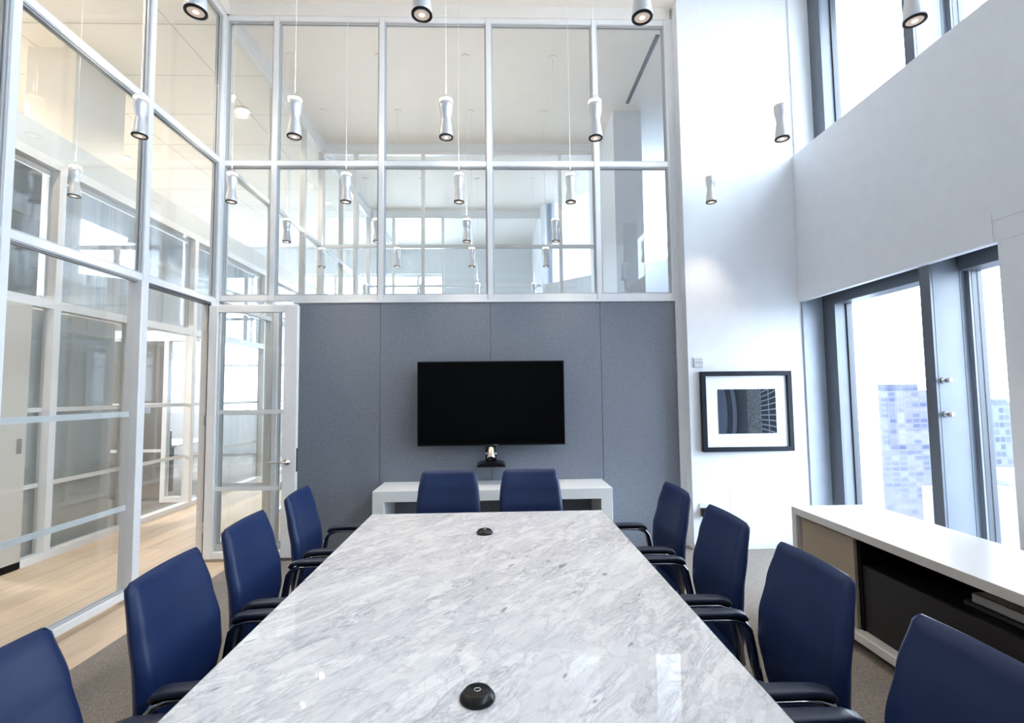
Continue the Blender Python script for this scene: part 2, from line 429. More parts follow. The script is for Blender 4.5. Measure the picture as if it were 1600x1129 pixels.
# rooms beyond
w2 = struct('wall_second', 'second white framed glass partition seen through the far glass', 'glass wall')
glazed(w2, 'Y', D2, [XL+.02, -2.045, -1.06, -.052, .962, 1.52], [FZ+.04, GZ, TZ, HZ], stops=False)
MB().box(XL, 1.55, D2-.04, D2+.04, HZ, CZ).build('header', 'white_paint', w2)
w3 = struct('wall_third', 'third white framed glass partition deep in the rooms beyond', 'glass wall')
glazed(w3, 'Y', D3, [XL+.02, -2.045, -1.06, -.052, .962], [FZ+.04, GZ, TZ, HZ], stops=False)
MB().box(XL, 1.0, D3-.04, D3+.04, HZ, CZ).build('header', 'white_paint', w3)
wl2 = struct('wall_left_beyond', 'white framed corridor glass wall of the rooms beyond', 'glass wall')
glazed(wl2, 'X', XL, [4.62, 5.6, 6.5, 7.14], [FZ+.04, GZ, TZ, HZ], stops=False)
glazed(wl2, 'X', XL, [7.22, 8.1, 9.0, 9.81], [FZ+.04, GZ, TZ, HZ], stops=False)
glazed(wl2, 'X', XL, [9.89, 10.9, 12.25], [FZ+.04, GZ, TZ, HZ], stops=False)
MB().box(XL-.06, XL+.06, D, DE, HZ, CZ).build('header', 'white_paint', wl2)

# end wall with a band of windows
we = struct('wall_end', 'white outer wall at the far end with a band of bright windows', 'wall')
ew = [-7.0, -6.1, -5.3, -4.55, -4.0, -3.3, -2.6, -1.95, -1.29]
MB().box(-8.0, 3.45, DE, DE+.2, 4.45, CZ).box(-8.0, 3.45, DE, DE+.2, -.05, 1.0).box(-1.29, 3.45, DE, DE+.2, 1.0, 4.45).box(-8, -7.0, DE, DE+.2, 1.0, 4.45).build('wall_face', 'white_paint', we)
for a in ew: MB().box(a-.03, a+.03, DE+.05, DE+.15, 1.0, 4.45).build('window_mullion', 'frame', we)
for z in (1.03, 2.2, 3.35, 4.42): MB().box(ew[0], ew[-1], DE+.06, DE+.14, z-.03, z+.03).build('window_transom', 'frame', we)

# solid block and the chamfered window wall of the rooms beyond
sbox('wall_block', 'white_paint', 1.56, 1.93, 6.27, 8.0, FZ, CZ, label='white pier standing behind the far glass on the right', cat='wall')
def chamfer():
    s = struct('window_3', 'bright angled window high in the chamfered corner of the rooms beyond', 'window')
    A, B = Vector((2.9, 7.48, 0)), Vector((.93, 9.45, 0)); d = (B-A).normalized(); n_ = Vector((d.y, -d.x, 0))
    L = (B-A).length
    if n_.y < 0: n_ = -n_
    def slab(mb, t0, t1, z0, z1, o0, o1):
        p = [A+d*t0+n_*o0, A+d*t1+n_*o0, A+d*t1+n_*o1, A+d*t0+n_*o1]
        mb.add([(q.x, q.y, z) for z in (z0, z1) for q in p], [(0,3,2,1),(4,5,6,7),(0,1,5,4),(1,2,6,5),(2,3,7,6),(3,0,4,7)]); return mb
    t1 = L-.02
    slab(MB(), 0, L, FZ, 3.54, 0, .3).build('wall_face', 'white_paint', s)
    slab(slab(MB(), t1-.10, t1, 3.54, CZ, .12, .22), .9, 1.0, 3.54, CZ, .12, .22).build('window_frame', 'jamb', s)
    slab(MB(), t1-.02, L+.05, 3.54, CZ, 0, .3).build('jamb', 'jamb', s)
    slab(MB(), 0, t1, 3.56, CZ-.02, .16, .17).build('glass_pane', 'win_glass', s)
    MB().box(.90, .99, 9.42, DE, FZ, CZ).build('wall_face', 'white_paint', s)
chamfer()

# ------------------------------------------------------------------ right side: pier, spandrel, windows
sbox('wall_pier', 'white_paint', 1.72, 3.45, PY, D+.12, FZ, CZ, label='tall white pier between the grey wall and the windows', cat='wall')
o = sbox('baseboard_pier', 'white_paint', 1.72, XR+.1, PY-.012, PY, FZ, FZ+.055, label='low white baseboard along the foot of the pier', cat='baseboard')
wr = struct('wall_right', 'white window wall with a deep band between lower and upper windows', 'wall')
ZS, ZB = 3.615, 2.25
MB().box(XR, 3.10, YB, PY, ZB+.12, ZS).box(XR, XR+.05, YB, PY, ZB, ZB+.12).build('spandrel', 'white_paint', wr, .004, 1)
MB().box(XR-.004, XR, 2.62, PY, ZB+.001, ZB+.16).build('shade_fascia', 'white_paint', wr)
MB().box(XR, 3.16, YB, 2.60, FZ, ZB).build('wall_face', 'white_paint', wr)
MB().box(XR+.05, 3.2, 2.60, PY, FZ, .30).build('sill', 'white_paint', wr)
MB().box(XR+.06, 3.1, 2.62, PY-.01, ZB+.09, ZB+.115).build('shade_pocket', 'shade', wr)
MB().box(XR+.05, XR+.13, 2.62, PY-.02, ZB+.03, ZB+.09).build('shade_roller', 'shade', wr)

GX = 3.08   # glazing plane
def fin(parent, y, z0, z1):
    MB().box(2.815, GX+.02, y, y+.075, z0, z1).build('mullion_fin', 'alu', parent, .003, 1)
    MB().box(2.800, 2.817, y+.002, y+.080, z0, z1).build('fin_shaded_face', 'shaded_frame', parent)  # strip coloured dark for the shaded room side of the fin
    MB().box(2.995, 2.998, y-.0015, y+.001, z0, z1).build('fin_joint', 'alu_dark', parent)
    MB().box(GX-.035, GX+.035, y-.035, y, z0, z1).build('glazing_frame', 'alu_dark', parent)
    MB().box(GX-.05, GX-.035, y-.033, y-.001, z0, z1).build('glazing_bead', 'alu', parent)
def window(name, label, y0, y1, z0, z1, fins, head):
    s = struct(name, label, 'window')
    # jamb lining at the pier end
    MB().box(2.78, 2.965, PY-.02, PY+.0, z0, z1).build('jamb_lining', 'jamb' if head else 'white_paint', s)
    MB().box(2.965, 2.985, y1-.16, y1, z0, z1).build('frame_shaded_edge', 'shaded_frame', s)  # frame shadow painted as a dark strip
    MB().box(2.985, GX+.03, y1-.16, y1, z0, z1).build('window_frame', 'alu', s)
    MB().box(GX-.02, GX+.03, y1-.175, y1-.16, z0, z1).build('glazing_seal', 'alu_dark', s)
    ys = [y1-.16]+[f for f in fins]+[y0]
    for f in fins: fin(s, f, z0, z1)
    for a, b in zip(ys[:-1], ys[1:]):
        hi, lo = a - (.035 if a in fins else 0), b+(.075 if b in fins else 0)
        MB().box(GX-.005, GX+.005, lo, hi, z0, z1).build('glass_pane', 'win_glass', s)
        if head: MB().box(2.96, GX+.03, lo, hi, z1-.14, z1).build('head_frame', 'shaded_frame', s)
        MB().box(3.0, GX+.03, lo, hi, z0, z0+.05).build('sill_frame', 'alu', s)
    return s
w1 = window('window_1', 'lower window with dark frames looking out on the city towers', 2.61, PY-.02, .30, ZB+.09, [3.08], True)
for z in (1.500, 1.285):
    k = MB().lathe([(.020,0),(.020,.010),(.013,.014),(.012,.034),(.017,.038),(.017,.05),(.010,.056)], n=18)
    k.v = [(x+2.845, 3.08-zz, y+z) for x, y, zz in k.v]
    k.build('window_lock', 'chrome', w1)
w2_ = window('window_2', 'tall upper window above the white band', YB, PY-.02, ZS-.25, CZ-.01, [3.08, 1.55, 0.0, -1.5], False)
w2_.name = 'window_2'
# the same facade in the room beyond
wb = struct('wall_right_beyond', 'window wall of the next room with its own high window', 'wall')
MB().box(XR, 3.10, D+.12, 8.0, FZ, ZS).build('spandrel', 'white_paint', wb)
MB().box(2.82, 3.1, 6.3, 6.38, ZS, CZ).box(2.82, 3.1, 7.2, 7.28, ZS, CZ).build('mullion_fin', 'alu', wb)
MB().box(2.95, 3.0, 6.38, 7.2, ZS, CZ).box(2.95, 3.0, D+.12, 6.3, ZS, CZ).build('shade', 'blue_shade', wb)  # second length of shade is added to keep light off the white pier

# slot diffuser in the next room's ceiling
tag(box('slot_diffuser', 'alu_dark', 1.68, 1.72, 4.87, 6.08, CZ-.012, CZ+.001), 'thin black slot diffuser in the ceiling behind the far glass', 'air vent')

# ------------------------------------------------------------------ corridor: opposite glazed wall
wc = struct('wall_corridor', 'white framed wall of offices on the other side of the corridor', 'wall')
MB().box(XC-.12, XC, YB, DE, 3.58, 3.83).build('bulkhead', 'bulk_grey', wc)
MB().box(XC-.07, XC+.02, YB, DE, 3.50, 3.58).build('head_frame', 'frame', wc)
MB().box(XC-.07, XC+.02, YB, DE, 2.24, 2.32).build('transom', 'frame', wc)
MB().box(XC-.07, XC+.03, YB, DE, FZ, FZ+.06).build('threshold', 'frame', wc)
posts = [-1.4, .6, 2.6, 4.53, 6.55, 8.5, 10.5, 12.2]
for p in posts: MB().box(XC-.075, XC+.025, p-.035, p+.035, FZ, 3.5).build('post', 'frame', wc, .004, 1)
MB().box(XC-.075, XC+.02, 5.42, 5.48, FZ, 2.24).build('post', 'frame', wc, .004, 1)
for i, (p, q) in enumerate(zip(posts[:-1], posts[1:])):
    MB().box(XC-.055, XC-.045, p+.035, q-.035, 2.32, 3.5).build('glass_pane', 'glass', wc)
    MB().box(XC-.055, XC-.045, p+.035, q-.035, FZ+.06, 2.24).build('glass_pane', 'glass', wc)
    MB().box(XC-.16, XC-.14, p+.035, q-.035, 2.36, 3.48).build('blind', ['greige', 'greige', 'greige', 'glare_blind', 'greige_glare', 'glare_blind', 'greige_glare'][i], wc)
    for bz in (1.35, .70): MB().box(XC-.044, XC-.042, p+.04, q-.04, bz-.02, bz+.02).build('frosted_band', 'frosted', wc)
# office interiors seen through it
MB().box(XC-.02, XC+.03, 4.06, 4.28, FZ, 2.24).build('door_leaf', 'door_beige', wc)
MB().box(XC+.03, XC+.035, 4.20, 4.24, 1.0, 1.12).build('lock_plate', 'steel', wc)
MB().box(XC-.20, XC-.14, 4.28, 5.42, FZ, 2.24).build('pale_panel', 'panel_pale', wc)
MB().box(XC-.20, XC-.14, YB, 3.98, FZ, 2.24).build('slate_panel', 'slate', wc)
MB().box(-8, XC-.16, YB, 6.7, 2.33, 2.38).build('office_ceiling', 'white_paint', wc)
MB().box(-8, XC-.16, YB, DE, 3.5, 3.58).build('loft_ceiling', 'white_paint', wc)

wo = struct('wall_office', 'cross wall of a dark grey panel and glass inside the office across the corridor', 'wall')
MB().box(-8.0, -4.47, 6.80, 6.86, FZ+.05, 2.20).build('dark_panel', 'greige', wo)
MB().box(-8.0, XC-.1, 6.79, 6.87, 2.20, 2.25).build('frame_head', 'frame', wo)
MB().box(-4.47, -4.41, 6.79, 6.87, FZ, 2.20).build('frame_post', 'frame', wo)
MB().box(-4.41, XC-.1, 6.79, 6.87, FZ, FZ+.07).build('frame_sill', 'frame', wo)
MB().box(-4.41, XC-.1, 6.825, 6.835, FZ+.07, 2.20).build('glass_pane', 'glass', wo)
MB().box(-8.0, XC-.1, 6.784, 6.788, 1.33, 1.37).build('frosted_band', 'frosted', wo)
MB().box(-8.0, -4.47, 6.784, 6.788, .72, .76).build('frosted_band', 'frosted', wo)

# pale column rising behind the corridor bulkhead
sbox('wall_column', 'panel_pale', -4.90, -4.40, 5.15, 5.85, 3.58, CZ, label='pale column above the corridor bulkhead behind the upper left glass', cat='column')
bpy.data.objects['wall_column'].data.materials[0] = M['ceiling']

# ------------------------------------------------------------------ open glass door
door = struct('door_1', 'open white framed glass door standing beside the grey wall', 'door')
DY0, DY1 = 4.335, 4.38
dx0, dx1 = -2.485, -1.725
dz0, dz1 = .085, 2.235
MB().box(dx0, dx0+.075, DY0, DY1, dz0, dz1).build('hinge_stile', 'frame', door, .003, 1)
MB().box(dx1-.115, dx1, DY0, DY1, dz0, dz1).build('lock_stile', 'frame', door, .003, 1)
MB().box(dx0+.075, dx1-.115, DY0+.003, DY1-.003, dz1-.06, dz1).build('top_rail', 'frame', door, .003, 1)
MB().box(dx0+.075, dx1-.115, DY0+.003, DY1-.003, dz0, dz0+.055).build('bottom_rail', 'frame', door, .003, 1)
MB().box(dx0+.075, dx1-.115, 4.352, 4.360, dz0+.055, dz1-.06).build('glass_pane', 'glass', door)
for bz in (1.315, .665): MB().box(dx0+.08, dx1-.12, 4.3495, 4.3515, bz-.018, bz+.018).build('frosted_band', 'frosted', door)
h = MB()
hp = MB().lathe([(.026,0),(.026,.010),(.012,.012),(.011,.045)], n=20)
h.add([(x-1.795, DY0-zz, y+.885) for x, y, zz in hp.v], hp.f, True)
h.sweep([(-1.795, DY0-.045, .885), (-1.86, DY0-.05, .885), (-1.94, DY0-.045, .883)], .014, .018, (0,0,1), 10, 2.4)
h.build('door_handle', 'steel', door)
MB().box(dx1-.001, dx1+.003, 4.342, 4.372, .80, 1.0).build('lock_plate', 'steel', door)
for z in (.3, 1.2, 2.0): MB().box(dx0-.02, dx0, 4.345, 4.375, z, z+.09).build('hinge', 'steel', door)

# ------------------------------------------------------------------ conference table
TX0, TX1, TY0, TY1, TT = -.752, .632, -1.2, 3.03, .74
t = empty('conference_table', (-.06, .9, FZ), label='long conference table with a polished white grey-veined marble top', cat='table')
def local(mb, e):
    mb.v = [(x-e.location.x, y-e.location.y, z-e.location.z) for x, y, z in mb.v]; return mb
local(MB().box(TX0, TX1, TY0, TY1, TT-.028, TT), t).build('tabletop', 'marble', t, .004, 2)
for yy in (-.5, .9, 2.3):
    local(MB().box(-.34, .22, yy-.06, yy+.06, FZ, TT-.10), t).build('leg', 'laminate', t, .01)
local(MB().box(-.35, .23, -.8, 2.6, TT-.10, TT-.028), t).build('apron', 'niche2', t, .006)

def pod(x, y, rad, label):
    e = empty('table_microphone', (x, y, TT), label=label, cat='conference microphone', group='black conference pods on the table')
    MB().lathe([(rad*.97,0),(rad,.003),(rad*.98,.008),(rad*.9,.012),(rad*.74,.020),(rad*.66,.0215),(.0001,.022)], n=40).build('body', 'black', e)
    MB().lathe([(rad*.20,.0218),(rad*.20,.023),(rad*.13,.023),(rad*.13,.0218)], n=28, cap=False).build('ring', 'chrome', e)
pod(-.052, 1.205, .042, 'black round conference pod near the camera on the marble table')
pod(-.069, 2.575, .042, 'black round conference pod at the far end of the marble table')

# ------------------------------------------------------------------ chairs
def interp(tab, t):
    for (a, b) in zip(tab[:-1], tab[1:]):
        if t <= b[0]:
            k = (t-a[0])/(b[0]-a[0]); k = max(0, min(1, k)); k2 = k*k*(3-2*k)*.5+k*.5
            return [p+(q-p)*k2 for p, q in zip(a[1:], b[1:])]
    return list(tab[-1][1:])
def make_chair():
    """faces +Y, origin on the floor under the seat"""
    root = empty('conference_chair')
    # (height, half width, centre offset y, thickness)
    tab = [(.40, .170, -.200, .030), (.47, .194, -.196, .045), (.56, .208, -.186, .05), (.65, .208, -.192, .05), (.76, .198, -.216, .044), (.885, .176, -.246, .034)]
    mb = MB(); NU, NV = 17, 30; z0, z1 = .40, .885
    front, back = [], []
    for j in range(NV+1):
        v = j/NV; z = z0+(z1-z0)*v
        hw, yo, th = interp(tab, z)
        # rounded corners at the top and bottom
        cr = .024
        e = max(0, z-(z1-cr))/cr; e2 = max(0, (z0+cr)-z)/cr
        hw -= cr*.62*(1-math.sqrt(max(0, 1-min(1, e)**2)))+cr*.9*(1-math.sqrt(max(0, 1-min(1, e2)**2)))
        rnd = max(0, z-(z1-.02))/.02; rnd = math.sqrt(max(0, 1-min(1, rnd)**2)); 
        rnd2 = max(0, (z0+.02)-z)/.02; rnd *= math.sqrt(max(0, 1-min(1, rnd2)**2))
        for i in range(NU+1):
            s = -1+2*i/NU; ss = math.copysign(abs(s)**.7, s)
            edge = math.sqrt(max(0, 1-abs(ss)**9))
            curve = .018*ss*ss
            front.append((hw*ss, yo+curve+th/2*edge*rnd, z))
            back.append((hw*ss, yo+curve*.6-th/2*edge*rnd, z))
    n = NU+1; off = len(front)
    fs = []
    for j in range(NV):
        for i in range(NU):
            a = j*n+i; fs.append((a, a+1, a+n+1, a+n)); fs.append((off+a+1, off+a, off+a+n, off+a+n+1))
    for j in range(NV):
        a = j*n; fs.append((a, a+n, off+a+n, off+a)); a = j*n+NU; fs.append((a+n, a, off+a, off+a+n))
    for i in range(NU):
        fs.append((i+1, i, off+i, off+i+1)); a = NV*n+i; fs.append((a, a+1, off+a+1, off+a))
    mb.add(front+back, fs, True); bk = mb.build('backrest', 'leather', root)
    # seat cushion: superellipse pillow
    s = MB(); rings = []
    prof = [(.90, .0), (.97, .008), (1.0, .022), (.995, .038), (.95, .052), (.80, .060), (.5, .064)]
    K = 40
    for k, (sc_, dz) in enumerate(prof):
        for i in range(K):
            a = 2*math.pi*i/K; ca, sa = math.cos(a), math.sin(a)
            x = math.copysign(abs(ca)**.45, ca)*.225*sc_; y = math.copysign(abs(sa)**.45, sa)*.225*sc_+.03
            drop = -.02*max(0, (y-.15)/.1)
            rings.append((x, y, .375+dz+drop))
    fs = [(k*K+i, k*K+(i+1)%K, (k+1)*K+(i+1)%K, (k+1)*K+i) for k in range(len(prof)-1) for i in range(K)]
    s.add(rings, fs, True); o_ = (len(prof)-1)*K
    s.f += [tuple(range(K))[::-1], tuple(range(o_, o_+K))]; s.sm += [True, True]
    s.build('seat', 'leather', root)
    for sg in (-1, 1):
        x = sg*.222
        pad = [(x, -.128, .612), (x, -.118, .624), (x, -.090, .631), (x, -.02, .633), (x, .08, .632), (x, .17, .628), (x, .205, .622)]
        a = MB().sweep(pad, [.040, .044, .047, .050, .050, .046, .030], [.016, .020, .022, .022, .022, .02, .012], (1,0,0), 16, 3.2).build('arm_pad', 'leather_dark', root)
        fr = MB()
        path = [(x, .19, .608), (x, .08, .613), (x, -.03, .614), (x, -.085, .611), (x, -.118, .600), (x, -.134, .578), (x, -.143, .53), (x, -.156, .46), (x*.98, -.166, .405), (x*.85, -.160, .375)]
        fr.sweep(path, [.034, .040, .044, .046, .046, .044, .042, .040, .036, .03], [.008, .012, .013, .015, .020, .024, .026, .027, .024, .016], (1,0,0), 12, 3.5)
        fr.build('arm_frame', 'arm_metal', root)
    u_ = MB().box(-.10, .10, -.10, .10, .335, .378).box(-.03, .03, -.21, -.08, .345, .372)
    u_.build('seat_mechanism', 'black', root, .006)
    MB().sweep([(0,-.20,.355),(0,-.225,.39),(0,-.228,.47)], .07, .016, (1,0,0), 12, 3.5).build('back_bracket', 'chrome', root)
    MB().lathe([(.028,.10),(.028,.22),(.018,.225),(.018,.34)], n=20).build('gas_column', 'chrome', root)
    for k in range(5):
        a = 2*math.pi*k/5+.3; c, s_ = math.cos(a), math.sin(a)
        lg = MB().sweep([(.02*c, .02*s_, .105), (.14*c, .14*s_, .095), (.225*c, .225*s_, .066)], [.05,.04,.026], [.035,.026,.018], (-s_, c, 0), 10, 3).build('base_leg', 'chrome', root)
        w_ = MB()
        for dd in (-.016, .016):
            w_.tube((.225*c-s_*(dd-.008), .225*s_+c*(dd-.008), .027), (.225*c-s_*(dd+.008), .225*s_+c*(dd+.008), .027), .027, 16)
        w_.build('caster', 'black', lg)
    return root
chair0 = make_chair()
chairs = [ # x, y, heading of the front (deg from +Y, clockwise negative), label
 ( .715, 2.640,  90, 'navy leather chair on the window side, farthest from the camera'),
 ( .715, 2.065,  90, 'navy leather chair on the window side, second from the far end'),
 ( .715, 1.505,  90, 'navy leather chair on the window side, next to nearest, complete back in view'),
 ( .715,  .960,  90, 'navy leather chair nearest the camera on the window side, cut by the frame'),
 (-.830, 2.720, -86, 'blue leather chair on the glass wall side, farthest, beside the open door'),
 (-.812, 2.125, -88, 'blue leather chair on the glass wall side, second from the far end'),
 (-.780, 1.590, -87, 'blue leather chair on the glass wall side, its whole back against the carpet'),
 (-.770, 1.010, -88, 'blue leather chair nearest the camera on the glass wall side, in the corner'),
 (-.322, 3.095, 180, 'left of the two blue chairs at the far table end under the screen'),
 ( .213, 3.095, 180, 'right of the two blue chairs at the far table end under the screen'),
]
for i, (x, y, a, lab) in enumerate(chairs):
    c = chair0 if i == 0 else copy_tree(chair0)
    c.location = (x, y, FZ); c.rotation_euler = (0, 0, math.radians(a))
    tag(c, lab, 'chair', 'conference chairs around the marble table')

# ------------------------------------------------------------------ console under the screen
cs = empty('console_table', (-.04, 4.3, FZ), label='low white waterfall console against the grey wall under the screen', cat='console')
cm = MB()
cx0, cx1, cy0, cy1, ct = -1.015, .94, 4.10, D-.032, .668
local(MB().box(cx0, cx1, cy0, cy1, ct-.088, ct), cs).build('top', 'laminate', cs, .003)
local(MB().box(cx0, cx0+.095, cy0, cy1, FZ, ct-.088), cs).build('side_panel', 'laminate', cs, .003)
local(MB().box(cx1-.095, cx1, cy0, cy1, FZ, ct-.088), cs).build('side_panel', 'laminate', cs, .003)

# ------------------------------------------------------------------ screen and camera
tv = empty('television', (-.052, 4.45, 1.37), label='large black flat screen on the grey fabric wall', cat='television')
X0, X1, Z0, Z1 = -.703, .600, .992, 1.737
local(MB().box(X0, X1, 4.405, 4.455, Z0, Z1), tv).build('casing', 'bezel', tv, .003)
local(MB().box(X0+.010, X1-.010, 4.4035, 4.406, Z0+.014, Z1-.010), tv).build('screen', 'screen', tv)
local(MB().box(-.3, .2, 4.455, 4.535, 1.2, 1.55), tv).build('wall_mount', 'black', tv)
local(MB().box(-.035, .005, 4.402, 4.4045, Z0+.003, Z0+.009), tv).build('front_badge', 'mark', tv)
vc = empty('video_camera', (-.055, 4.38, .83), label='small video conference camera on a black shelf under the screen', cat='camera')
b_ = MB()
vs = []; N = 24; 
for k in range(N+1):
    a = math.pi*k/N; vs.append((-.055+.125*math.cos(a), .038*math.sin(a)))
pts = []
for y in (4.28, 4.50):
    for (x, z) in vs: pts.append((x, y, .822+z))
n1 = N+1
fs = [(i, i+1, n1+i+1, n1+i) for i in range(N)]+[tuple(range(n1)), tuple(range(n1, 2*n1))[::-1], (0, n1, 2*n1-1, n1-1)]
b_.add(pts, fs); local(b_, vc).build('base', 'black', vc)
local(MB().box(-.105, -.008, 4.36, 4.39, .85, .998), vc).build('bracket', 'black', vc, .004)
lens = MB()
bp = [(0, .985), (0, .0)]
A_, B_ = Vector((-.056, 4.385, .968)), Vector((-.056, 4.325, .885)); ax = (B_-A_).normalized(); q_ = ax.to_track_quat('Z', 'Y')
tmp = MB().lathe([(.022,-.008),(.035,0),(.038,.008),(.038,.095),(.035,.102),(.028,.100),(.024,.090),(.0001,.088)], n=28)
lens.add([tuple(A_ + q_ @ Vector(p)) for p in tmp.v], tmp.f, True)
local(lens, vc).build('camera_barrel', 'steel', vc)
for sg in (-1, 1): local(MB().tube((-.056+sg*.033, 4.34, .93), (-.056+sg*.046, 4.34, .93), .009, 12), vc).build('pivot', 'chrome', vc)

# ------------------------------------------------------------------ framed print and wall plates
ar = empty('framed_print', (2.22, 4.38, 1.27), label='black framed abstract print on the white pier beside the window', cat='picture')
ax0, ax1, az0, az1, fw = 1.815, 2.632, .912, 1.622, .040
fm = MB().box(ax0, ax1, 4.352, 4.398, az1-fw, az1).box(ax0, ax1, 4.352, 4.398, az0, az0+fw).box(ax0, ax0+fw, 4.352, 4.398, az0+fw, az1-fw).box(ax1-fw, ax1, 4.352, 4.398, az0+fw, az1-fw)
local(fm, ar).build('frame', 'art_frame', ar, .002)
local(MB().box(ax0+fw, ax1-fw, 4.378, 4.395, az0+fw, az1-fw), ar).build('mat_board', 'mat_board', ar)
pr = MB().box(1.968, 2.490, 4.374, 4.3785, 1.068, 1.462); local(pr, ar); pr.build('print', 'art', ar)
pl = empty('wall_plate', (1.81, PY, 1.70), label='small clear plate with grey print above the framed picture', cat='sign')
local(MB().box(1.770, 1.855, PY-.014, PY, 1.662, 1.748), pl).build('plate', 'plate', pl, .002)
mk = MB()
for x0_, x1_, z_, hh in ((1.792,1.800,1.733,.003),(1.806,1.822,1.733,.003),(1.828,1.836,1.733,.003),(1.795,1.803,1.676,.003),(1.808,1.826,1.676,.003),(1.831,1.838,1.676,.003)):
    mk.box(x0_, x1_, PY-.0155, PY-.0138, z_, z_+hh)
local(mk, pl).build('small_print', 'mark', pl)
tc = bpy.data.curves.new('lettering', 'FONT'); tc.body = 'CI2I.A'; tc.size = .026; tc.extrude = .0006; tc.align_x = 'CENTER'
to = bpy.data.objects.new('lettering', tc); col.objects.link(to); bpy.context.view_layer.update()
tm = bpy.data.meshes.new_from_object(to.evaluated_get(bpy.context.evaluated_depsgraph_get())); bpy.data.objects.remove(to)
tm.materials.clear(); tm.materials.append(M['mark'])
to = bpy.data.objects.new('lettering', tm); col.objects.link(to); to.rotation_euler = (math.pi/2, 0, 0)
to.location = (1.813-1.81, -.0150, 1.697-1.70); to.parent = pl
ol = empty('wall_outlet', (1.81, PY, .40), label='white outlet with a black plug low on the white pier', cat='outlet')
local(MB().box(1.775, 1.850, PY-.008, PY, .345, .462), ol).build('plate', 'plate', ol, .002)
local(MB().box(1.782, 1.838, PY-.05, PY-.008, .352, .425), ol).build('plug', 'black', ol, .005)
ap = empty('access_panel', (2.23, PY, .39), label='faint flush access panel low on the white pier', cat='panel')
local(MB().box(2.055, 2.405, PY-.0025, PY+.001, .215, .575), ap).build('cover', 'white_paint', ap, .001, )

# ------------------------------------------------------------------ credenza by the window
cb = empty('credenza', (2.16, 1.4, FZ), label='long white credenza with taupe door and black niche under the window', cat='cabinet')
kx0, kx1, ky0, ky1, kt = 1.900, 2.42, -1.6, 3.215, .700
local(MB().box(kx0, kx1, ky0, ky1, kt-.045, kt), cb).build('top', 'quartz', cb, .003)
local(MB().box(kx0, kx1, ky1-.045, ky1, FZ+.05, kt-.045), cb).build('side_panel', 'quartz', cb, .003)
local(MB().box(kx0, kx1, ky0, ky1-.045, FZ+.055, FZ+.10), cb).build('bottom_rail', 'quartz', cb, .003)
local(MB().box(kx1-.02, kx1, ky0, ky1-.045, FZ+.10, kt-.045), cb).build('back_panel', 'niche', cb)
local(MB().box(kx0+.03, kx0+.05, 2.70, ky1-.05, FZ+.105, kt-.06), cb).build('door', 'taupe', cb, .002)
local(MB().box(kx0+.052, kx1-.02, 2.68, 2.70, FZ+.10, kt-.045), cb).build('divider', 'niche', cb)
local(MB().box(kx0+.06, kx0+.08, ky0, 2.68, FZ+.10, .505), cb).build('drawer_front', 'niche2', cb, .002)
local(MB().box(kx0+.08, kx1-.02, ky0, 2.68, .485, .505), cb).build('shelf', 'niche', cb)
local(MB().box(kx0+.08, kx1-.05, ky0, 3.1, FZ, FZ+.055), cb).build('plinth', 'niche', cb)
def book(name, x0, x1, y0, y1, z0, z1, m, lab, band=None):
    e = empty('book', ((x0+x1)/2, (y0+y1)/2, z0), label=lab, cat='book', group='books lying in the credenza niche')
    local(MB().box(x0, x1, y0, y1, z0, z0+.003).box(x0, x1, y0, y1, z1-.003, z1).box(x0, x0+.004, y0, y1, z0, z1), e).build('cover', m, e)
    local(MB().box(x0+.004, x1-.004, y0+.004, y1-.004, z0+.003, z1-.003), e).build('pages', 'mat_board', e)
    if band: local(MB().box(x0-.0012, x0+.0005, band[0], band[1], z0, z1), e).build('spine_band', 'book_red', e)
book('book', 2.04, 2.26, 1.80, 2.18, .505, .527, 'book_dark', 'dark book lying under the white book in the niche')
book('book', 2.05, 2.26, 1.74, 2.15, .527, .566, 'book_white', 'thick white book with a maroon band on top of the dark book', (1.895, 1.935))

# ------------------------------------------------------------------ pendant lamps
def make_pendant(light=True):
    root = empty('pendant_lamp')      # origin at the lower rim
    MB().lathe([(.0445,0),(.0445,.012),(.0420,.028),(.0400,.05),(.0350,.085),(.0308,.112),(.0320,.135),(.0385,.16),(.0425,.185),(.0430,.205),(.0430,.222)], n=36, cap=True).build('lamp_body', 'lamp_alu', root)
    MB().lathe([(.0425,.222),(.0425,.243)], n=36).build('glow_ring', 'lamp_glow', root)
    MB().lathe([(.0420,.243),(.0425,.247),(.036,.250),(.008,.251),(.005,.27)], n=36).build('top_cap', 'lamp_alu', root)
    MB().lathe([(.0450,.003),(.0450,-.004),(.0335,-.004),(.0325,.0)], n=36, cap=False).build('rim', 'black', root)
    MB().lathe([(.0335,-.001),(.020,-.0015),(.0001,-.002)], n=36, cap=False).build('lens', 'lamp_lens', root)
    MB().lathe([(.012,-.0022),(.008,-.004),(.0001,-.0045)], n=24, cap=False).build('bulb', 'lamp_bulb', root)
    return root
Zp = 3.078
MB_w = MB().lathe([(.0015,.26),(.0015,CZ-Zp)], n=6)
pen0 = make_pendant()
MB_w.build('suspension_wire', 'wire', pen0)
MB().lathe([(.045,CZ-Zp-.010),(.045,CZ-Zp-.0005)], n=28).build('ceiling_canopy', 'ceiling', pen0)
spot = bpy.data.lights.new('lamp_light', 'SPOT'); spot.energy = 4; spot.color = (1,.84,.66); spot.spot_size = math.radians(75); spot.spot_blend = .8; spot.shadow_soft_size = .03
upl = bpy.data.lights.new('lamp_uplight', 'SPOT'); upl.energy = 1.15; upl.color = (1,.90,.78); upl.spot_size = math.radians(155); upl.spot_blend = .7; upl.shadow_soft_size = .04
